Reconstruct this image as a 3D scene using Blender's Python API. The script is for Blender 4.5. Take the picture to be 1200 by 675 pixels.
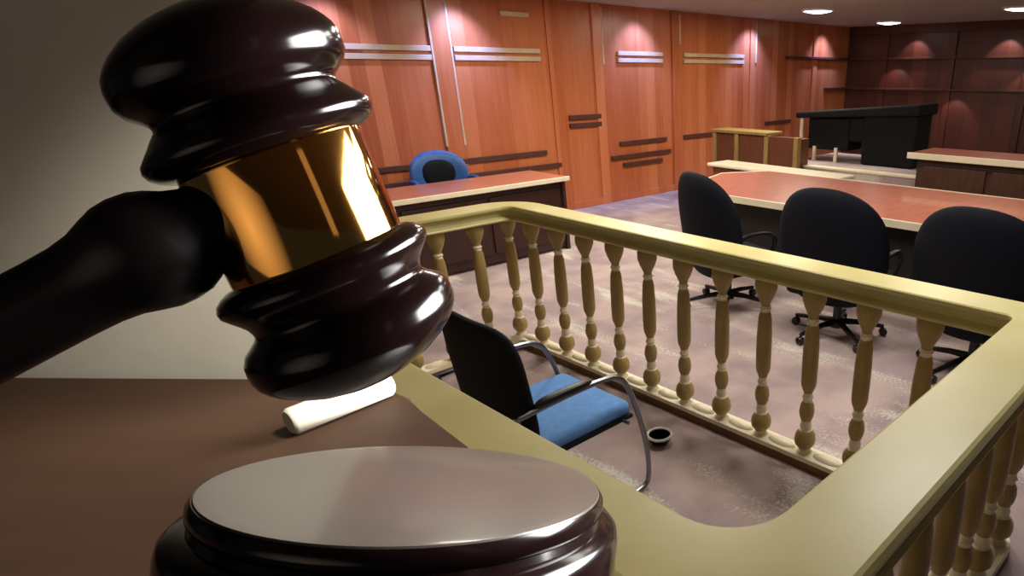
import bpy, bmesh, math, random
from mathutils import Vector, Matrix
random.seed(4)
for o in list(bpy.data.objects): bpy.data.objects.remove(o)
SC = bpy.context.scene; COL = SC.collection
PI = math.pi
# ------------------------------------------------------------------ camera, world, lights, exposure
FPX, PX, PY = 748.0, 830.0, 415.0            # focal length and principal point in a 1200x675 frame
PITCH = math.atan(332/748.0); HCAM = 1.82
cam = bpy.data.cameras.new('camera'); camo = bpy.data.objects.new('camera', cam); COL.objects.link(camo)
cam.sensor_width = 36; cam.lens = FPX/1200*36; cam.shift_x = (600-PX)/1200; cam.shift_y = (PY-337.5)/1200
cam.clip_start = 0.02; cam.clip_end = 60
camo.location = (0, 0, HCAM); camo.rotation_euler = (PI/2-PITCH, 0, 0); SC.camera = camo
FW = Vector((0, math.cos(PITCH), -math.sin(PITCH))); RT = Vector((1, 0, 0)); UPV = RT.cross(FW)
def ray(x, y): return (RT*((x-PX)/FPX) - UPV*((y-PY)/FPX) + FW)
TH = math.radians(49.5)                       # the courtroom is turned by this much against the view
UA = Vector((math.cos(TH), math.sin(TH), 0)); VA = Vector((-UA.y, UA.x, 0))
def W(u, v, z=0): return UA*u + VA*v + Vector((0, 0, z))
SC.view_settings.view_transform = 'Standard'; SC.view_settings.look = 'None'
SC.view_settings.exposure = 0; SC.view_settings.gamma = 1; SC.view_settings.use_curve_mapping = False
wd = bpy.data.worlds.new('world'); SC.world = wd; wd.use_nodes = True
wd.node_tree.nodes['Background'].inputs[0].default_value = (0.75, 0.85, 1.0, 1); wd.node_tree.nodes['Background'].inputs[1].default_value = 0.035
def lamp(name, kind, loc, energy, color=(1, 1, 1), target=None, **kw):
    l = bpy.data.lights.new(name, kind); o = bpy.data.objects.new(name, l); COL.objects.link(o)
    o.location = loc; l.energy = energy; l.color = color
    for k, v in kw.items(): setattr(l, k, v)
    if target is not None: o.rotation_euler = (Vector(target)-Vector(loc)).to_track_quat('-Z', 'Y').to_euler()
    return o
WARM = (1, .93, .80)
CEIL = 2.65
def ceiling_fill(u, v, e, sx=.6, sy=.6, color=WARM):  # unseen area lights at ceiling height, added to fill the courtroom
    p = W(u, v, CEIL-.05); return lamp('ceiling_fill_light', 'AREA', p, e, color, p-Vector((0, 0, 1)), shape='RECTANGLE', size=sx, size_y=sy)
ceiling_fill(2.85, 2.4, 36); ceiling_fill(3.4, 4.6, 44); ceiling_fill(5.2, 5.3, 60); ceiling_fill(5.4, 2.0, 30)
ceiling_fill(8.4, 5.4, 56); ceiling_fill(8.5, 1.5, 16)
# wall washers close to the panelled wall and over the far wall
for u, e, c in ((2.9, 70, (.35, .42, 1)), (4.3, 160, (.22, .32, 1)), (7.1, 140, (.22, .32, 1)), (9.8, 150, (.22, .32, 1)), (12.2, 110, (.32, .4, 1))):
    lamp('wall_washer', 'SPOT', W(u, 7.08, CEIL-.06), e, c, W(u, 7.46, 1.7), spot_size=1.7, spot_blend=.8, shadow_soft_size=.05)
for v, z, e in ((5.95, 2.48, 16), (6.3, 1.98, 9), (5.0, 1.42, 8), (4.2, 2.45, 20), (3.7, 1.95, 12)):
    lamp('wall_washer', 'SPOT', W(13.0, v, z), e, (.95, .72, .78), W(13.3, v, z-.6), spot_size=1.5, spot_blend=.35, shadow_soft_size=.03)
# unseen fill added over the railing, and an unseen light at right for gavel highlights
lamp('ceiling_fill_light', 'AREA', W(2.95, .9, 2.6), 38, (1, .97, .92), W(2.2, .8, .9), shape='RECTANGLE', size=1.0, size_y=.8)
lamp('gavel_glint_light', 'AREA', (.74, .78, 1.95), 28, (1, .98, .95), (-.15, .23, 1.78), shape='RECTANGLE', size=.95, size_y=.58, spread=math.radians(55))
# unseen spot added over the desk to brighten the grey wall
lamp('partition_fill_light', 'SPOT', (-.02, .42, 2.02), 46, (1, .95, .84), (-.39, .51, 1.595), spot_size=.80, spot_blend=1, shadow_soft_size=.04)
# two dim unseen lights, added for the orange streaks on the brass band
lamp('brass_streak_light', 'AREA', (-.46, -.30, 1.80), .15, (1, .80, .62), (-.15, .23, 1.78), shape='RECTANGLE', size=1.0, size_y=.38, spread=math.radians(60))
lamp('brass_streak_light', 'AREA', (.55, -.15, 2.15), .07, (1, .80, .62), (-.15, .23, 1.78), shape='RECTANGLE', size=.10, size_y=.45)

# ------------------------------------------------------------------ helpers
def lin(c):
    return tuple(((x/255)/12.92 if x/255 <= .04045 else ((x/255+.055)/1.055)**2.4) for x in c)+(1,)
def mat(name, rgb, rough=.5, metal=0, var=.12, scale=6, stretch=(1, 1, 1), rgb2=None, bump=0, coat=0, spec=.5, detail=4):
    m = bpy.data.materials.new(name); m.use_nodes = True; nt = m.node_tree; b = nt.nodes['Principled BSDF']
    b.inputs['Roughness'].default_value = rough; b.inputs['Metallic'].default_value = metal
    b.inputs['Specular IOR Level'].default_value = spec; b.inputs['Coat Weight'].default_value = coat
    b.inputs['Coat Roughness'].default_value = .06
    tc = nt.nodes.new('ShaderNodeTexCoord'); mp = nt.nodes.new('ShaderNodeMapping'); mp.inputs['Scale'].default_value = stretch
    no = nt.nodes.new('ShaderNodeTexNoise'); no.inputs['Scale'].default_value = scale; no.inputs['Detail'].default_value = detail
    nt.links.new(tc.outputs['Object'], mp.inputs['Vector']); nt.links.new(mp.outputs['Vector'], no.inputs['Vector'])
    cr = nt.nodes.new('ShaderNodeValToRGB'); cr.color_ramp.elements[0].position = .32; cr.color_ramp.elements[1].position = .68
    a = lin(rgb)
    if rgb2 is None:
        cr.color_ramp.elements[0].color = tuple(x*(1-var) for x in a[:3])+(1,); cr.color_ramp.elements[1].color = tuple(min(1, x*(1+var)) for x in a[:3])+(1,)
    else:
        cr.color_ramp.elements[0].color = a; cr.color_ramp.elements[1].color = lin(rgb2)
    nt.links.new(no.outputs['Fac'], cr.inputs['Fac']); nt.links.new(cr.outputs['Color'], b.inputs['Base Color'])
    if bump:
        bp = nt.nodes.new('ShaderNodeBump'); bp.inputs['Strength'].default_value = bump; bp.inputs['Distance'].default_value = .01
        nt.links.new(no.outputs['Fac'], bp.inputs['Height']); nt.links.new(bp.outputs['Normal'], b.inputs['Normal'])
    return m
def plank_mat(name, rgb_a, rgb_b, width, rough=.35, coat=.2, axis=0):
    """vertical veneer boards: every board has a tone of its own, with fine grain along z"""
    m = bpy.data.materials.new(name); m.use_nodes = True; nt = m.node_tree; b = nt.nodes['Principled BSDF']; L = nt.links.new
    b.inputs['Roughness'].default_value = rough; b.inputs['Coat Weight'].default_value = coat; b.inputs['Coat Roughness'].default_value = .2
    tc = nt.nodes.new('ShaderNodeTexCoord'); sx = nt.nodes.new('ShaderNodeSeparateXYZ'); L(tc.outputs['Object'], sx.inputs[0])
    d = nt.nodes.new('ShaderNodeMath'); d.operation = 'DIVIDE'; d.inputs[1].default_value = width; L(sx.outputs[axis], d.inputs[0])
    f = nt.nodes.new('ShaderNodeMath'); f.operation = 'FLOOR'; L(d.outputs[0], f.inputs[0])
    wn = nt.nodes.new('ShaderNodeTexWhiteNoise'); wn.noise_dimensions = '1D'; L(f.outputs[0], wn.inputs['W'])
    mp = nt.nodes.new('ShaderNodeMapping'); mp.inputs['Scale'].default_value = (9, 9, .7); L(tc.outputs['Object'], mp.inputs[0])
    no = nt.nodes.new('ShaderNodeTexNoise'); no.inputs['Scale'].default_value = 3; no.inputs['Detail'].default_value = 5; L(mp.outputs[0], no.inputs[0])
    mx = nt.nodes.new('ShaderNodeMix'); mx.inputs[0].default_value = .5; L(wn.outputs['Value'], mx.inputs[2]); L(no.outputs['Fac'], mx.inputs[3])
    cr = nt.nodes.new('ShaderNodeValToRGB'); cr.color_ramp.elements[0].position = .2; cr.color_ramp.elements[1].position = .8
    cr.color_ramp.elements[0].color = lin(rgb_a); cr.color_ramp.elements[1].color = lin(rgb_b)
    L(mx.outputs[0], cr.inputs[0]); L(cr.outputs[0], b.inputs['Base Color'])
    return m
def carpet_mat():
    m = bpy.data.materials.new('carpet'); m.use_nodes = True; nt = m.node_tree; b = nt.nodes['Principled BSDF']; L = nt.links.new
    b.inputs['Roughness'].default_value = .95; b.inputs['Specular IOR Level'].default_value = .1
    tc = nt.nodes.new('ShaderNodeTexCoord')
    n1 = nt.nodes.new('ShaderNodeTexNoise'); n1.inputs['Scale'].default_value = 2.2; n1.inputs['Detail'].default_value = 6; L(tc.outputs['Object'], n1.inputs[0])
    c1 = nt.nodes.new('ShaderNodeValToRGB'); c1.color_ramp.elements[0].position = .40; c1.color_ramp.elements[1].position = .60
    c1.color_ramp.elements[0].color = lin((186, 166, 162)); c1.color_ramp.elements[1].color = lin((160, 143, 145)); L(n1.outputs['Fac'], c1.inputs[0])
    n2 = nt.nodes.new('ShaderNodeTexNoise'); n2.inputs['Scale'].default_value = 60; n2.inputs['Detail'].default_value = 4; L(tc.outputs['Object'], n2.inputs[0])
    mp = nt.nodes.new('ShaderNodeMapping'); mp.inputs['Scale'].default_value = (2.6, .7, 1); mp.inputs['Location'].default_value = (.35, .2, 0); L(tc.outputs['Object'], mp.inputs[0])
    n3 = nt.nodes.new('ShaderNodeTexNoise'); n3.inputs['Scale'].default_value = 1.5; n3.inputs['Detail'].default_value = 3; L(mp.outputs[0], n3.inputs[0])
    ad = nt.nodes.new('ShaderNodeMath'); ad.operation = 'MULTIPLY_ADD'; ad.inputs[1].default_value = .45; L(n2.outputs['Fac'], ad.inputs[0]); L(n3.outputs['Fac'], ad.inputs[2])
    c2 = nt.nodes.new('ShaderNodeValToRGB'); c2.color_ramp.elements[0].position = .80; c2.color_ramp.elements[1].position = .92; L(ad.outputs[0], c2.inputs[0])
    mx = nt.nodes.new('ShaderNodeMix'); mx.data_type = 'RGBA'; L(c2.outputs[0], mx.inputs[0]); L(c1.outputs[0], mx.inputs[6]); mx.inputs[7].default_value = lin((206, 200, 190))
    L(mx.outputs[2], b.inputs['Base Color'])
    bp = nt.nodes.new('ShaderNodeBump'); bp.inputs['Strength'].default_value = .3; bp.inputs['Distance'].default_value = .01; L(n2.outputs['Fac'], bp.inputs['Height']); L(bp.outputs[0], b.inputs['Normal'])
    return m
def emit_mat(name, rgb, s):
    m = bpy.data.materials.new(name); m.use_nodes = True; b = m.node_tree.nodes['Principled BSDF']
    b.inputs['Emission Color'].default_value = lin(rgb); b.inputs['Emission Strength'].default_value = s; return m
M = dict(
    wall=plank_mat('red_oak_veneer', (176, 90, 48), (212, 128, 78), .17),
    back=plank_mat('dark_veneer', (66, 34, 24), (96, 48, 34), .3, .4, .1, 1),
    plaster=mat('grey_plaster', (196, 190, 176), .85, var=.04, scale=14, bump=.05),
    ceil=mat('ceiling_tile', (176, 164, 150), .9, var=.08, scale=9),
    carpet=carpet_mat(),
    pale_trim=mat('pale_batten', (204, 180, 142), .4, var=.1, scale=8),
    dark_trim=mat('dark_batten', (84, 46, 28), .5, var=.15, scale=8),
    rail=mat('blond_rail_wood', (214, 205, 146), .36, scale=3, stretch=(1, 1, 8), rgb2=(198, 187, 122)),
    baluster=mat('tan_baluster_wood', (166, 142, 84), .4, var=.15, scale=5, stretch=(4, 4, 1)),
    cream=mat('cream_paint_and_glint', (236, 226, 196), .4, var=.05, scale=5),
    plinth_face=mat('plinth_brown', (104, 70, 34), .5, var=.15, scale=6),
    gavel=mat('mahogany_lacquer', (8, 3, 3), .15, var=.5, scale=20, stretch=(1, 1, .2), spec=.2),
    handle=mat('mahogany_handle_lacquer', (9, 6, 6), .35, var=.4, scale=20, stretch=(1, 1, .2), spec=.15),
    gold=mat('polished_brass', (206, 150, 76), .07, 1, var=.04, scale=30),
    block_top=mat('block_face', (48, 44, 40), .28, var=.05, scale=12, coat=.2),  # grey wall's reflection on dark wood, put into the base colour
    desk=mat('desk_walnut', (42, 27, 17), .6, spec=.15, var=.12, scale=5, stretch=(1, 6, 1)),
    desk_dark=mat('desk_body_walnut', (58, 38, 26), .5, var=.15, scale=5, stretch=(6, 6, 1)),
    paper=mat('white_paper', (176, 170, 154), .7, var=.03, scale=10),
    black=mat('black_fabric', (9, 11, 16), .8, var=.3, scale=40, spec=.3),
    navy=mat('navy_fabric', (6, 9, 22), .75, var=.2, scale=40, spec=.2),
    blue=mat('blue_fabric', (100, 150, 214), .75, var=.08, scale=30, spec=.3),
    blue_dark=mat('blue_leather', (52, 98, 160), .5, var=.1, scale=20),
    chrome=mat('brushed_steel', (140, 140, 146), .3, 1, var=.05, scale=20),
    plastic=mat('black_plastic', (14, 14, 16), .35, var=.2, scale=20),
    white=mat('white_plastic', (240, 240, 238), .35, var=.02, scale=10),
    table=mat('table_cherry', (196, 122, 102), .28, var=.12, scale=4, stretch=(1, 5, 1), coat=.3),
    desk_front=mat('dark_desk_panel', (54, 28, 20), .45, var=.2, scale=5, stretch=(5, 5, 1)),
    table_shade=mat('painted_table_shade', (16, 11, 10), .6, var=.2, scale=5),  # near-black colour stands in for the shade on the table front
    bench=mat('bench_brown', (76, 46, 30), .5, var=.18, scale=5, stretch=(5, 5, 1)),
    panel_brown=mat('panel_brown', (112, 66, 42), .5, var=.15, scale=5, stretch=(5, 5, 1)),
    glow=emit_mat('downlight_lens', (255, 250, 238), 8),
)
def obj(name, bm, m, parent=None, loc=(0, 0, 0), rot=(0, 0, 0), smooth=False, angle=40):
    me = bpy.data.meshes.new(name); bmesh.ops.recalc_face_normals(bm, faces=bm.faces); bm.to_mesh(me); bm.free()
    for x in (m if isinstance(m, (list, tuple)) else [m]): me.materials.append(M[x])
    if smooth:
        for p in me.polygons: p.use_smooth = True
        me.set_sharp_from_angle(angle=math.radians(angle))
    o = bpy.data.objects.new(name, me); COL.objects.link(o); o.location = loc; o.rotation_euler = rot
    if parent is not None: o.parent = parent
    return o
def thing(name, label, cat, loc=(0, 0, 0), rz=0.0, group=None):
    o = bpy.data.objects.new(name, None); COL.objects.link(o); o.location = loc; o.rotation_euler = (0, 0, rz); o.empty_display_size = .05
    return tag(o, label, cat, group)
def tag(o, label, cat, group=None):
    o['label'] = label; o['category'] = cat
    if group: o['group'] = group
    return o
def struct(name, bm, m, loc=(0, 0, 0), rz=0.0, parent=None, smooth=False):
    o = obj(name, bm, m, parent, loc, (0, 0, rz), smooth); o['kind'] = 'structure'; return o
def dup(root, loc, rz, label):
    r = root.copy(); COL.objects.link(r); r.location = loc; r.rotation_euler = (0, 0, rz); r['label'] = label
    for ch in list(root.children):
        c = ch.copy(); COL.objects.link(c); c.parent = r
        for g in list(ch.children):
            d = g.copy(); COL.objects.link(d); d.parent = c
    return r
def box(bm, x0, x1, y0, y1, z0, z1, bev=0, mi=0):
    vs = [bm.verts.new((x, y, z)) for x in (x0, x1) for y in (y0, y1) for z in (z0, z1)]
    fs = [bm.faces.new([vs[i] for i in f]) for f in ((0, 1, 3, 2), (4, 6, 7, 5), (0, 4, 5, 1), (2, 3, 7, 6), (0, 2, 6, 4), (1, 5, 7, 3))]
    if bev:
        es = list({e for f in fs for e in f.edges}); r = bmesh.ops.bevel(bm, geom=es, offset=bev, segments=2, affect='EDGES', profile=.5); fs = [f for f in bm.faces if f in set(fs) | set(r['faces'])]
    for f in fs:
        if f.is_valid: f.material_index = mi
    return bm
def B(*a, **k): return box(bmesh.new(), *a, **k)
def prism(bm, pts, z0, z1, bev=0):
    lo = [bm.verts.new((x, y, z0)) for x, y in pts]; hi = [bm.verts.new((x, y, z1)) for x, y in pts]; n = len(pts)
    fs = [bm.faces.new(lo[::-1]), bm.faces.new(hi)]+[bm.faces.new([lo[i], lo[(i+1) % n], hi[(i+1) % n], hi[i]]) for i in range(n)]
    if bev:
        es = list({e for f in fs for e in f.edges}); bmesh.ops.bevel(bm, geom=es, offset=bev, segments=3, affect='EDGES', profile=.5)
    return bm
def lathe(bm, prof, seg=32, mtx=None, mis=None):
    """prof: (radius, z) from one end to the other; mis: material index for each band"""
    mtx = mtx or Matrix(); rings = []
    for r, z in prof:
        if r < 1e-6: rings.append([bm.verts.new(mtx @ Vector((0, 0, z)))])
        else: rings.append([bm.verts.new(mtx @ Vector((r*math.cos(2*PI*i/seg), r*math.sin(2*PI*i/seg), z))) for i in range(seg)])
    for k in range(len(rings)-1):
        a, b = rings[k], rings[k+1]
        for i in range(seg):
            j = (i+1) % seg
            if len(a) == 1 and len(b) == 1: continue
            f = [a[0], b[j], b[i]] if len(a) == 1 else [a[i], a[j], b[0]] if len(b) == 1 else [a[i], a[j], b[j], b[i]]
            fc = bm.faces.new(f); fc.material_index = mis[k] if mis else 0
    if len(rings[0]) > 1: bm.faces.new(rings[0][::-1])
    if len(rings[-1]) > 1: bm.faces.new(rings[-1])
    return bm
def curve(pts, n=6):
    """Catmull-Rom through the points"""
    P = [Vector(p) for p in pts]; P = [P[0]*2-P[1]]+P+[P[-1]*2-P[-2]]; out = []
    for i in range(1, len(P)-2):
        a, b, c, d = P[i-1:i+3]
        for k in range(n):
            t = k/n; out.append(.5*((2*b)+(c-a)*t+(2*a-5*b+4*c-d)*t*t+(3*b-a-3*c+d)*t**3))
    out.append(P[-2]); return out
def tube(bm, pts, r, seg=10):
    pts = [Vector(p) for p in pts]; rings = []; n = None
    for i, p in enumerate(pts):
        t = (pts[min(i+1, len(pts)-1)]-pts[max(i-1, 0)]).normalized()
        if n is None: n = t.orthogonal().normalized()
        else: n = (n-t*n.dot(t)).normalized()
        b = t.cross(n); rr = r(i/(len(pts)-1)) if callable(r) else r
        rings.append([bm.verts.new(p+(n*math.cos(2*PI*k/seg)+b*math.sin(2*PI*k/seg))*rr) for k in range(seg)])
    for a, c in zip(rings, rings[1:]):
        for k in range(seg): bm.faces.new([a[k], a[(k+1) % seg], c[(k+1) % seg], c[k]])
    bm.faces.new(rings[0][::-1]); bm.faces.new(rings[-1]); return bm
def cushion(w, h, t, ex=3.2, bend=0.0, top_ex=None, rings=7, seg=56, taper=0.0):
    """upholstered pad standing in the y-z plane, centred, front towards +x; bend pulls its sides forward"""
    bm = bmesh.new(); lay = []
    def pt(a, f, side):
        c, s = math.cos(a), math.sin(a); e = (top_ex if (top_ex and s > 0) else ex)
        k = 1/((abs(c)**e+abs(s)**e)**(1/e)); y = c*k*f*w/2; z = s*k*f*h/2
        y *= 1+taper*z/h
        th = t/2*(1-f**4)**.5
        return Vector((side*th + bend*(2*y/w)**2, y, z))
    for side in (1, -1):
        rs = []
        for i in range(1, rings+1):
            f = math.sin(i/rings*PI/2)
            if i == rings and side == -1: rs.append(lay[0][-1]); continue
            rs.append([bm.verts.new(pt(2*PI*k/seg, f, side)) for k in range(seg)])
        c0 = bm.verts.new(pt(0, 0, side)); lay.append(rs)
        for k in range(seg): bm.faces.new([c0, rs[0][k], rs[0][(k+1) % seg]])
        for a, b in zip(rs, rs[1:]):
            for k in range(seg): bm.faces.new([a[k], b[k], b[(k+1) % seg], a[(k+1) % seg]])
    return bm

# ------------------------------------------------------------------ the room (built along u, v; turned by TH)
struct('floor', B(-3.5, 13.5, -3.5, 7.6, -.1, 0), 'carpet', rz=TH)
struct('ceiling', B(-3.5, 13.5, -3.5, 7.6, CEIL, CEIL+.1), 'ceil', rz=TH)
struct('wall_left', B(-3.5, 13.4, 7.46, 7.6, 0, CEIL), 'wall', rz=TH)
struct('wall_back', B(13.3, 13.45, -3.5, 7.46, 0, CEIL), 'back', rz=TH)
struct('baseboard_left', B(-3.4, 13.3, 7.435, 7.46, 0, .1, bev=.004), 'wall', rz=TH)
tn = [0]
def trim(u0, u1, z0, z1, m, d=.035, v=7.46):
    tn[0] += 1; struct('trim_%d' % tn[0], B(u0, u1, v-d, v, z0, z1, bev=.004), m, rz=TH)
# upright boards of the panelling
for u0, u1 in ((1.4, 1.7), (3.98, 4.22), (5.55, 5.72), (6.30, 6.46), (7.86, 8.02), (9.84, 9.98), (11.9, 12.05)):
    trim(u0, u1, .1, CEIL, 'wall', .028)
for u in (3.98, 4.21): trim(u-.012, u+.012, 1.0, CEIL, 'pale_trim', .034)
trim(6.46, 6.485, 1.9, CEIL-.05, 'pale_trim', .03); trim(8.02, 8.05, 2.2, CEIL-.05, 'pale_trim', .034); trim(9.98, 10.02, 1.95, CEIL-.05, 'pale_trim', .034)
# pairs of pale horizontal battens high on the wall
for u0, u1 in ((1.75, 3.96), (4.24, 5.42), (6.74, 7.64), (8.12, 9.66)):
    trim(u0, u1, 2.02, 2.075, 'pale_trim'); trim(u0, u1, 1.93, 1.985, 'pale_trim')
trim(4.9, 5.3, 2.42, 2.47, 'pale_trim')
trim(10.95, 13.28, 2.03, 2.07, 'dark_trim', .1)
trim(12.4, 13.28, 1.46, 1.5, 'dark_trim', .1)
# low dark battens
for u0, u1, z in ((1.75, 5.38, .82), (1.75, 5.6, .64), (5.80, 6.36, 1.235), (5.80, 6.36, 1.13), (6.70, 7.69, .83), (6.52, 7.78, .64), (6.75, 7.58, .52), (8.1, 8.86, .83), (10.35, 11.2, .92)):
    trim(u0, u1, z-.03, z+.03, 'dark_trim')
# far wall: shelves and upright boards
def btrim(v0, v1, z0, z1, m, d):
    tn[0] += 1; struct('trim_%d' % tn[0], B(13.3-d, 13.3, v0, v1, z0, z1, bev=.004), m, rz=TH)
btrim(-1, 7.36, 2.03, 2.07, 'dark_trim', .1); btrim(-1, 7.36, 1.46, 1.5, 'dark_trim', .1); btrim(-1, 7.36, 2.5, CEIL, 'dark_trim', .08)
for v in (6.6, 5.2, 3.8, 2.4): btrim(v-.06, v+.06, .1, 2.5, 'back', .04)
# grey wall end on the left, right behind the desk
bm = prism(bmesh.new(), [(-2.2, .520), (-.298, .520), (-.345, .585), (-2.2, .585)], 0, CEIL)
struct('wall_partition', bm, 'plaster')
# the raised floor at the far end, two carpeted steps with pale edges
def step(n, u0, u1, v0, v1, z0, z1):
    struct('floor_step_%d' % n, B(u0, u1, v0, v1, z0, z1-.03), 'carpet', rz=TH)
    tn[0] += 1; struct('trim_%d' % tn[0], B(u0-.02, u1, v0, v1, z1-.03, z1, bev=.006), 'cream', rz=TH)
    tn[0] += 1; struct('trim_%d' % tn[0], B(u0+.12, u1, v0, v1-.02, z1, z1+.004), 'carpet', rz=TH)
step(1, 7.35, 8.0, 3.1, 4.75, 0, .3); step(2, 8.0, 9.6, 3.1, 5.5, 0, .6)

# ------------------------------------------------------------------ recessed ceiling lights
def downlight(u, v, label, e):
    t = thing('ceiling_light', label, 'ceiling light', W(u, v, CEIL), TH, 'recessed ceiling lights')
    obj('trim_ring', lathe(bmesh.new(), [(.25, 0), (.25, -.012), (.22, -.03), (.205, -.02), (.205, 0)], 32), 'white', t, smooth=True)
    obj('lens', lathe(bmesh.new(), [(.204, -.004), (.20, -.03), (.10, -.05), (0, -.055)], 32), 'glow', t, smooth=True)
    lamp('ceiling_light_glow', 'SPOT', W(u, v, CEIL-.08), e, WARM, W(u, v, 0), spot_size=2.2, spot_blend=.6, shadow_soft_size=.1)
downlight(9.18, 5.71, 'round recessed ceiling light, largest and leftmost of those in view', 24)
downlight(12.18, 6.04, 'small round recessed ceiling light nearest the far dark wall', 12)
downlight(10.7, 3.3, 'recessed ceiling light cut by the right edge of the photo', 12)

# ------------------------------------------------------------------ the railing around the witness area
ZR = 1.02
rail_t = thing('balustrade', 'blond wooden railing with turned balusters around the carpeted enclosure with the blue chair', 'railing', (0, 0, 0), TH)
# sides: near (u), right (v), far (u), left (v): inner edge, outward width
IN = dict(near=.745, right=.555, far=2.34, left=3.71); WD = dict(near=.20, right=.20, far=.18, left=.19)
def rect(t, extra=0.0):
    """corner points at fraction t of the rail width, counted from the inner edge outward"""
    n = IN['near']-WD['near']*t; r = IN['right']-WD['right']*t; f = IN['far']+WD['far']*t; l = IN['left']+WD['left']*t
    return n, r, f, l
def loop(t, rad):
    n, r, f, l = rect(t); out = []
    for cu, cv, su, sv, R in ((n, r, 1, 1, rad[0]), (f, r, -1, 1, rad[1]), (f, l, -1, -1, rad[2]), (n, l, 1, -1, rad[3])):
        R = max(R, .004); c = (cu+su*R, cv+sv*R); a0 = {(1, 1): PI, (-1, 1): -PI/2, (-1, -1): 0, (1, -1): PI/2}[(su, sv)]
        for k in range(9):
            a = a0+PI/2*k/8; out.append((c[0]+R*math.cos(a), c[1]+R*math.sin(a)))
    return out
def sweep(prof, radf, bm=None, mis=None):
    bm = bm or bmesh.new(); rows = [[bm.verts.new((x, y, z)) for x, y in loop(t, radf(t))] for t, z in prof]; N = len(rows[0]); n = len(rows)
    for i in range(n):
        a, b = rows[i], rows[(i+1) % n]
        for k in range(N):
            f = bm.faces.new([a[k], a[(k+1) % N], b[(k+1) % N], b[k]])
            if mis: f.material_index = mis[i]
    return bm
hand = [(.16, ZR-.100), (.05, ZR-.100), (.02, ZR-.097), (.0, ZR-.090), (.02, ZR-.083), (.10, ZR-.078), (.24, ZR-.072), (.27, ZR-.060), (.27, ZR-.040), (.22, ZR-.030), (.05, ZR-.026), (.0, ZR-.022), (-.012, ZR-.014), (-.005, ZR-.005), (.03, ZR), (.95, ZR), (1.0, ZR-.004), (1.04, ZR-.014), (1.03, ZR-.03), (.96, ZR-.036), (.80, ZR-.05), (.78, ZR-.066), (.95, ZR-.076), (1.0, ZR-.084), (.98, ZR-.096), (.90, ZR-.100), (.84, ZR-.100)]
obj('handrail', sweep(hand, lambda t: (.15+.12*t, .03+.1*t, .07+.22*t, .08+.2*t)), 'rail', rail_t, smooth=True, angle=16)
BT = {'near': IN['near']-.125, 'right': IN['right']-.10, 'far': IN['far']+.06, 'left': IN['left']+.09}
IN2, WD2 = dict(IN), dict(WD)
IN.update(near=BT['near']+.06, right=BT['right']+.06, far=BT['far']-.06, left=BT['left']-.06); WD.update(near=.12, right=.12, far=.12, left=.12)
base = [(.05, 0), (.0, 0), (.0, .045), (.0, .05), (.04, .066), (.96, .066), (1, .05), (1, .045), (1, 0), (.95, 0)]
bm = sweep(base, lambda t: (.03+.1*t, .03+.1*t, .03+.1*t, .03+.1*t), mis=[1, 1, 0, 0, 0, 0, 0, 1, 1, 1])
# little rounded risers between the balusters
def riser(bm, u, v, along_v):
    mt = Matrix.Translation((u, v, .060)) @ Matrix.Diagonal((.035 if along_v else .085, .085 if along_v else .035, .03, 1))
    bmesh.ops.create_uvsphere(bm, u_segments=16, v_segments=8, radius=1, matrix=mt)
NB = 11
far_v = [.875+.27*k for k in range(12)]; left_u = [BT['far']-.27*(k+1) for k in range(6)]
right_u = [.93+.235*k for k in range(7)]; near_v = [.75+.27*k for k in range(12)]
for v in far_v[:-1]: riser(bm, BT['far'], v+.135, True)
for u in left_u: riser(bm, u+.135, BT['left'], False)
for u in right_u[:-1]: riser(bm, u+.1175, BT['right'], False)
for v in near_v[:-1]: riser(bm, BT['near'], v+.135, True)
obj('bottom_rail', bm, ['cream', 'plinth_face'], rail_t, smooth=True, angle=35)
# turned baluster: square foot, bulb, bead, long tapered shaft, cup under the rail
bp = [(.036, .060), (.040, .068), (.026, .080), (.032, .090), (.050, .112), (.054, .135), (.050, .160), (.034, .185),
      (.026, .192), (.030, .205), (.026, .220), (.026, .235), (.034, .255), (.038, .282), (.034, .312), (.024, .332),
      (.022, .340), (.029, .352), (.022, .364), (.022, .376), (.034, .405), (.038, .425), (.039, .500), (.038, .590), (.033, .670), (.026, .700),
      (.022, .708), (.030, .717), (.022, .728), (.024, .740), (.044, .780), (.055, .812), (.055, .845), (.046, .858)]
bmi = [1, 1, 1, 0, 0, 0, 0, 1, 1, 1, 1, 0, 0, 0, 0, 1, 1, 1, 1, 0, 0, 0, 0, 0, 0, 1, 1, 1, 0, 0, 0, 0, 0]  # second slot: highlights on the thin necks, painted in cream
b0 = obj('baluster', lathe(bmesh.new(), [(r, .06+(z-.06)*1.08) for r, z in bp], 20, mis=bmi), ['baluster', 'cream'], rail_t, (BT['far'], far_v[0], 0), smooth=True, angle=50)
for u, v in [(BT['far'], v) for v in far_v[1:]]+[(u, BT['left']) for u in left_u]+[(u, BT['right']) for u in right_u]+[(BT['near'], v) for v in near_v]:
    c = b0.copy(); COL.objects.link(c); c.parent = rail_t; c.location = (u, v, 0)

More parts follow.
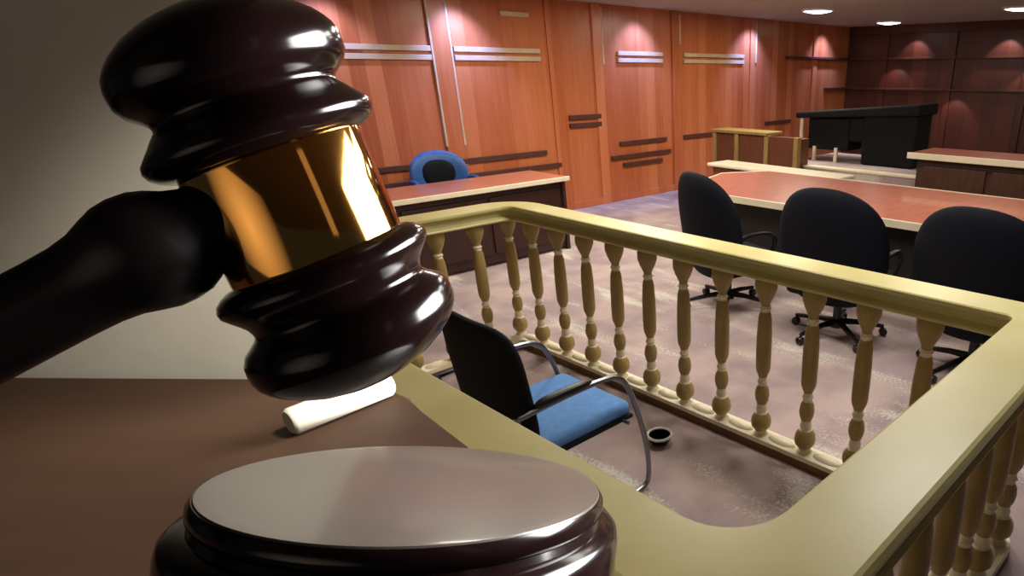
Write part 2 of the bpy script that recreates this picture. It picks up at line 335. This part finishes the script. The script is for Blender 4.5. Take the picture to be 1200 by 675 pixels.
# ------------------------------------------------------------------ armchair inside the railing
ch = thing('armchair', 'steel-tube armchair with blue seat and black back, inside the railing', 'chair', W(1.40, 2.15, 0), TH)
seat = bmesh.new(); box(seat, -.25, .30, -.245, .245, .40, .47, bev=.028)
obj('seat', seat, 'blue', ch, smooth=True, angle=60)
obj('seat_edge', B(-.25, .305, -.25, .25, .385, .405, bev=.008), 'black', ch)
bk = cushion(.52, .56, .09, 4.5, .03); obj('backrest', bk, 'black', ch, (-.26, -.02, .70), (0, math.radians(-7), 0), smooth=True, angle=60)
for s in (-1, 1):
    y = .285*s
    path = curve([(-.30, y, .645), (-.1, y, .655), (.10, y, .655), (.20, y, .63), (.26, y, .54), (.31, y, .38), (.345, y, .2), (.345, y, .06), (.30, y, .016), (.1, y, .013), (-.2, y, .013), (-.30, y, .013)], 6)
    fr = obj('side_frame', tube(bmesh.new(), path, .0125), 'chrome', ch, smooth=True)
    obj('stub', tube(bmesh.new(), [(.24, y, .395), (.24, .22*s, .395)], .009), 'chrome', fr, smooth=True)
    obj('arm_pad', tube(bmesh.new(), curve([(-.22, y, .668), (-.1, y, .672), (.05, y, .672)], 5), lambda t: .021*(1-abs(2*t-1)**6*.6)), 'plastic', ch, smooth=True)
    obj('leg', tube(bmesh.new(), [(-.30, y, .655), (-.30, y, .02)], .0125), 'chrome', ch, smooth=True)
# small black dish on the carpet
ds = thing('dish', 'small black bowl with a white rim on the carpet inside the railing', 'bowl', W(2.06, 2.10, 0), TH)
obj('bowl', lathe(bmesh.new(), [(0, .004), (.03, 0), (.05, .012), (.062, .04), (.064, .05), (.058, .05), (.045, .02), (0, .012)], 28), 'plastic', ds, smooth=True)
obj('rim', lathe(bmesh.new(), [(.058, .046), (.066, .044), (.071, .052), (.066, .060), (.058, .056), (.058, .046)], 28), 'white', ds, smooth=True)

# ------------------------------------------------------------------ gavel, sounding block and desk in front
DZ = 1.575                                     # desk top height
dk = thing('desk', 'tall brown desk at lower left that carries the sounding block', 'desk', (0, 0, 0))
dp = [(-1.6, .518), (-.295, .500), (-.245, .466), (-.225, .44), (-.11, .330), (-.058, .262), (-.05, .24), (-.05, -.08), (-1.6, -.08)]
obj('desk_top', prism(bmesh.new(), dp, DZ-.035, DZ, bev=.004), 'desk', dk)
db = [(-1.5, .46), (-.31, .44), (-.10, .24), (-.09, -.04), (-1.5, -.04)]
obj('desk_body', prism(bmesh.new(), db, 0, DZ-.035), 'desk_dark', dk)
obj('desk_plinth', prism(bmesh.new(), [(x-.0 if x < -1 else x+.012, y+.012 if y > 0 else y-.012) for x, y in db], 0, .1), 'desk_dark', dk)
camp = Vector((0, 0, HCAM))
# sounding block, tipped away on a slanted round stand
cen = camp+Vector((-.12152, .22352, -.15896)); nrm = Vector((.1074, .3936, 1)).normalized()
mt = Matrix.Translation(cen) @ nrm.to_track_quat('Z', 'Y').to_matrix().to_4x4()
sb = thing('sounding_block', 'round dark mahogany sounding block with a dull grey-brown striking face', 'sounding block', cen-nrm*.05)
inv = Matrix.Translation(-(cen-nrm*.05))
side = [(.0752, -.0005), (.0768, -.003), (.0768, -.0065), (.0752, -.009), (.0762, -.0115), (.0815, -.0130), (.0838, -.0155), (.0846, -.020), (.0846, -.042), (.082, -.048), (.078, -.05)]
obj('base', lathe(bmesh.new(), side, 96, inv @ mt), 'gavel', sb, smooth=True, angle=50)
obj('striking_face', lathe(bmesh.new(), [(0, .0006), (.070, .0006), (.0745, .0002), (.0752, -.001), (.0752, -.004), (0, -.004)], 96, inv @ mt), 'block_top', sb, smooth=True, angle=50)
st = bmesh.new(); seg = 64; top = []; bot = []
for k in range(seg):
    a = 2*PI*k/seg; p = mt @ Vector((.06*math.cos(a), .06*math.sin(a), -.05)); top.append(st.verts.new(p)); bot.append(st.verts.new((p.x, p.y, DZ)))
st.faces.new(top); st.faces.new(bot[::-1])
for k in range(seg): st.faces.new([bot[k], bot[(k+1) % seg], top[(k+1) % seg], top[k]])
bmesh.ops.translate(st, verts=st.verts, vec=-(cen-nrm*.05))
obj('foot', st, 'desk_dark', sb, smooth=True, angle=40)
# gavel head
gc = camp+Vector((-.14875, .23302, -.04447)); ax = Vector((.29029, -.12461, -.94879)).normalized()
e1 = ax.cross(Vector((0, 0, 1))).normalized(); e2 = ax.cross(e1)
def gm(s1=.1401, s2=-.0266):
    a = e1+ax*s1; b = e2+ax*s2
    return Matrix(((a.x, b.x, ax.x, 0), (a.y, b.y, ax.y, 0), (a.z, b.z, ax.z, 0), (0, 0, 0, 1)))
g = thing('gavel', 'dark mahogany gavel with a brass band, raised above the sounding block', 'gavel', gc)
half = [(.01863, .0299), (.0192, .0325), (.0202, .0345), (.0219, .0366), (.0240, .0375), (.0260, .0371), (.0285, .0350), (.0307, .0330), (.0325, .0316), (.0345, .0308), (.0358, .0305), (.0372, .0311), (.0385, .0326), (.0411, .0361), (.0440, .0378), (.0470, .0381), (.0495, .0381), (.0525, .0372), (.0550, .0355), (.0575, .0332), (.0608, .0289), (.0641, .0228), (.0668, .0153), (.0684, .0082), (.0690, 0)]
obj('head', lathe(bmesh.new(), [(r, s) for s, r in [(.014, .028)]+half], 96, gm()), 'gavel', g, smooth=True, angle=60)
hs = [(r*(.96 if s > .034 else 1.0), -s) for s, r in [(.014, .028)]+half]
obj('head', lathe(bmesh.new(), hs, 96, gm()), 'gavel', g, smooth=True, angle=60)
obj('brass_band', lathe(bmesh.new(), [(.0285, -.0188), (.0298, -.0186), (.0300, -.0178), (.0300, .0178), (.0298, .0186), (.0285, .0188)], 96, gm()), 'gold', g, smooth=True, angle=60)
# handle: leaves the band square to the head
S = camp+ray(236, 265).normalized()*.273; E_ = camp+ray(0, 388).normalized()*.29
hd = (E_-S).normalized(); Lv = (E_-S).length
q = hd.to_track_quat('Z', 'Y').to_matrix().to_4x4(); hm = Matrix.Translation(S-gc) @ q
hp = [(.0125, -.014), (.0125, -.002), (.0140, .002), (.0164, .006), (.0180, .010), (.0186, .015), (.0182, .020), (.0166, .025), (.0148, .030), (.0138, .036), (.0134, .044), (.0132, .056), (.013, .075), (.0128, .11), (.013, .15), (.0136, .18), (.0142, .195), (.012, .203), (.006, .207), (0, .208)]
obj('handle', lathe(bmesh.new(), hp, 48, hm), 'handle', g, smooth=True, angle=60)
# small white roll lying on the desk
ro = bmesh.new(); a = Vector((-.306, .405, DZ+.0105)); b = Vector((-.262, .470, DZ+.0105))
tube(ro, [a, a+(b-a)*.03, a+(b-a)*.5, a+(b-a)*.97, b], lambda t: .0085 if t in (0, 1) else .0105, 20)
o = obj('paper_roll', ro, 'paper', smooth=True, angle=50); tag(o, 'short white roll lying on the desk behind the sounding block', 'paper roll')

# ------------------------------------------------------------------ left desk with its blue chair
ld = thing('office_desk', 'dark desk with reddish top against the panelled wall, behind the railing', 'desk', W(2.9, 5.7, 0), TH)
obj('desk_top', B(-1.3, 1.46, 0, .68, .75, .79, bev=.006), 'table', ld)
obj('top_edge', B(-1.31, 1.47, -.02, 0, .745, .792, bev=.006), 'cream', ld)
obj('front_panel', B(-1.25, 1.40, .06, .09, .03, .75), 'desk_front', ld)
for x in (-1.25, 1.40): obj('end_panel', B(x, x+.04, .03, .66, 0, .75, bev=.004), 'desk_front', ld)
for x0, x1 in ((-1.2, -.4), (-.36, .48), (.52, 1.37)): obj('raised_panel', B(x0, x1, .04, .06, .12, .68, bev=.008), 'desk_front', ld)
bc = thing('desk_chair', 'blue round-backed chair behind the dark desk, in front of the panelled wall', 'chair', W(3.52, 6.78, 0), TH-PI/2-.2)
obj('backrest', cushion(.62, .50, .14, 2.4, .12), 'blue_dark', bc, (-.2, 0, .78), smooth=True, angle=60)
obj('back_pad', cushion(.36, .28, .09, 2.4, .03), 'black', bc, (-.14, 0, .80), smooth=True, angle=60)
s_ = bmesh.new(); box(s_, -.22, .26, -.26, .26, .42, .52, bev=.03); obj('seat', s_, 'blue_dark', bc, smooth=True, angle=60)
for s in (-1, 1):
    obj('armrest', tube(bmesh.new(), curve([(-.2, .29*s, .70), (0, .32*s, .74), (.18, .32*s, .74), (.24, .31*s, .66), (.2, .27*s, .47)], 5), .028), 'blue_dark', bc, smooth=True)
obj('column', lathe(bmesh.new(), [(.05, .06), (.04, .1), (.03, .12), (.03, .42)], 16), 'plastic', bc, smooth=True)
def star(parent, r=.30, m='plastic'):
    for k in range(5):
        a = 2*PI*k/5+.3; c, s = math.cos(a), math.sin(a)
        lg = obj('leg', tube(bmesh.new(), [(.03*c, .03*s, .11), (.15*c, .15*s, .105), (r*c, r*s, .075)], lambda t: .026-.010*t, 8), m, parent, smooth=True)
        cm = Matrix.Translation((r*c, r*s, .03)) @ Matrix.Rotation(a, 4, 'Z') @ Matrix.Rotation(PI/2, 4, 'X')
        obj('caster', lathe(bmesh.new(), [(.012, -.026), (.027, -.024), (.030, -.016), (.030, -.006), (.012, -.003), (.012, .003), (.030, .006), (.030, .016), (.027, .024), (.012, .026)], 16, cm), m, lg, smooth=True)
star(bc)

# ------------------------------------------------------------------ conference table and its three swivel chairs
ct = thing('conference_table', 'long reddish conference table with a pale edge, behind the dark swivel chairs', 'table', W(5.5, 2.7, 0), TH)
tp = [(-.74, -2.4), (.80, -2.4), (.80, 1.75), (.3, 2.05), (-.74, 1.70)]
obj('tabletop', prism(bmesh.new(), tp, .71, .75, bev=.006), 'table', ct)
def edge(pts, w, z0, z1):
    bm = bmesh.new(); n = len(pts); c = Vector((.03, -.3))
    def off(p): 
        d = Vector(p)-c; return (p[0]+math.copysign(w, d.x), p[1]+math.copysign(w, d.y))
    A = [off(p) for p in pts]; rows = [[bm.verts.new((x, y, z)) for x, y in q] for q, z in ((pts, z0), (A, z0), (A, z1), (pts, z1))]
    for i in range(4):
        a, b = rows[i], rows[(i+1) % 4]
        for k in range(n): bm.faces.new([a[k], a[(k+1) % n], b[(k+1) % n], b[k]])
    return bm
obj('edge_band', edge(tp, .03, .695, .752), 'cream', ct)
obj('modesty_panel', B(-.62, -.59, -2.1, 1.4, .03, .71), 'table_shade', ct)  # shade below the table edge, painted into this panel's colour
for y in (-2.1, -.3, 1.35): obj('leg', B(-.5, .55, y-.03, y+.03, 0, .71, bev=.006), 'desk_front', ct)
def swivel(label, loc, rz):
    t = thing('swivel_chair', label, 'chair', loc, rz, 'swivel chairs along the conference table')
    obj('backrest', cushion(.84, .84, .13, 3.0, .10, top_ex=2.3), 'navy', t, (-.27, 0, .71), (0, math.radians(-8), 0), smooth=True, angle=60)
    sm = bmesh.new(); box(sm, -.26, .32, -.32, .32, .33, .49, bev=.05); obj('seat', sm, 'navy', t, smooth=True, angle=60)
    for s in (-1, 1):
        a = obj('armrest', tube(bmesh.new(), curve([(-.2, .33*s, .46), (-.18, .36*s, .60), (-.08, .36*s, .665), (.12, .36*s, .67), (.2, .35*s, .60), (.16, .32*s, .45)], 5), .02, 8), 'plastic', t, smooth=True)
        obj('arm_joint', tube(bmesh.new(), [(-.19, .375*s, .53), (-.185, .39*s, .56), (-.17, .385*s, .60)], .014, 8), 'chrome', a, smooth=True)
    obj('column', lathe(bmesh.new(), [(.055, .07), (.05, .11), (.032, .13), (.032, .26), (.16, .30), (.16, .335)], 16), 'plastic', t, smooth=True)
    star(t, .35); return t
sc0 = swivel('dark swivel chair at the left end of the conference table, beside the open carpet', W(4.0, 3.20, 0), TH-.3)
dup(sc0, W(4.02, 2.17, 0), TH+.04, 'dark round-topped swivel chair in the middle of the three, seen from behind')
dup(sc0, W(4.02, 1.16, 0), TH-.05, 'dark swivel chair at the right edge of the photo, nearest the railing corner')

# ------------------------------------------------------------------ things at the far end
co = thing('console', 'long low pale-topped console between the conference table and the panelled clerk counter', 'console', W(6.6, 4.55, 0), TH-.06)
obj('console_top', B(-.2, .2, -.98, .98, .70, .74, bev=.012), 'cream', co)
obj('console_body', B(-.15, .15, -.92, .92, 0, .70, bev=.004), 'panel_brown', co)
pc = thing('clerk_counter', 'panelled brown counter with pale posts and cap, in front of the left wall', 'counter', W(7.8, 5.75, 0), TH)
obj('cap', B(-.06, .34, -.22, .82, .98, 1.02, bev=.008), 'baluster', pc)
for y0, y1 in ((.40, .74), (-.16, .30), (-.66, -.22)): obj('front_panel', B(0, .05, y0, y1, .05, .97), 'panel_brown', pc)
for y in (.77, .35, -.19, -.69): obj('post', B(-.03, .06, y-.035, y+.035, 0, .98, bev=.006), 'baluster', pc)
obj('carcass', B(.05, .30, -.7, .8, 0, .95), 'panel_brown', pc)
bkc = thing('black_cabinet', 'large black cabinet with overhanging top and notched underside, on pale legs at the far end', 'cabinet', W(8.75, 4.55, .604), TH)
tb = bmesh.new(); v8 = [tb.verts.new(p) for p in ((-.3, -.92, .68), (.3, -.92, .68), (.3, .98, .58), (-.3, .98, .58), (-.3, -.92, .82), (.3, -.92, .82), (.3, .98, .66), (-.3, .98, .66))]
for f in ((3, 2, 1, 0), (4, 5, 6, 7), (0, 1, 5, 4), (1, 2, 6, 5), (2, 3, 7, 6), (3, 0, 4, 7)): tb.faces.new([v8[i] for i in f])
bmesh.ops.bevel(tb, geom=list(tb.edges), offset=.02, segments=2, affect='EDGES', profile=.5)
obj('lid', tb, 'black', bkc)
obj('side_case', B(-.22, .22, .12, .80, .16, .60, bev=.03), 'black', bkc)
obj('main_case', B(-.24, .24, -.88, -.10, .0, .70, bev=.03), 'black', bkc)
obj('bridge', B(-.2, .2, -.15, .2, .30, .62, bev=.02), 'black', bkc)
for y in (.90, .66, .3): obj('leg', B(-.25, -.21, y-.025, y+.025, 0, .60 if y > .85 else .2, bev=.004), 'cream', bkc)
jb = thing('judge_bench', 'dark brown panelled bench with a pale edged top at the right', 'bench', W(6.95, 1.0, 0), TH)
obj('bench_top', B(-.05, .6, -2.4, 2.02, .985, 1.01), 'table', jb)
obj('top_edge', B(-.075, -.05, -2.4, 2.04, .95, 1.015, bev=.006), 'cream', jb)
obj('bench_body', B(.02, .55, -2.35, 1.95, 0, .985), 'bench', jb)
for k in range(6): obj('front_panel', B(-.005, .02, 1.86-.72*(k+1)+.06, 1.86-.72*k, .1, .88, bev=.008), 'bench', jb)
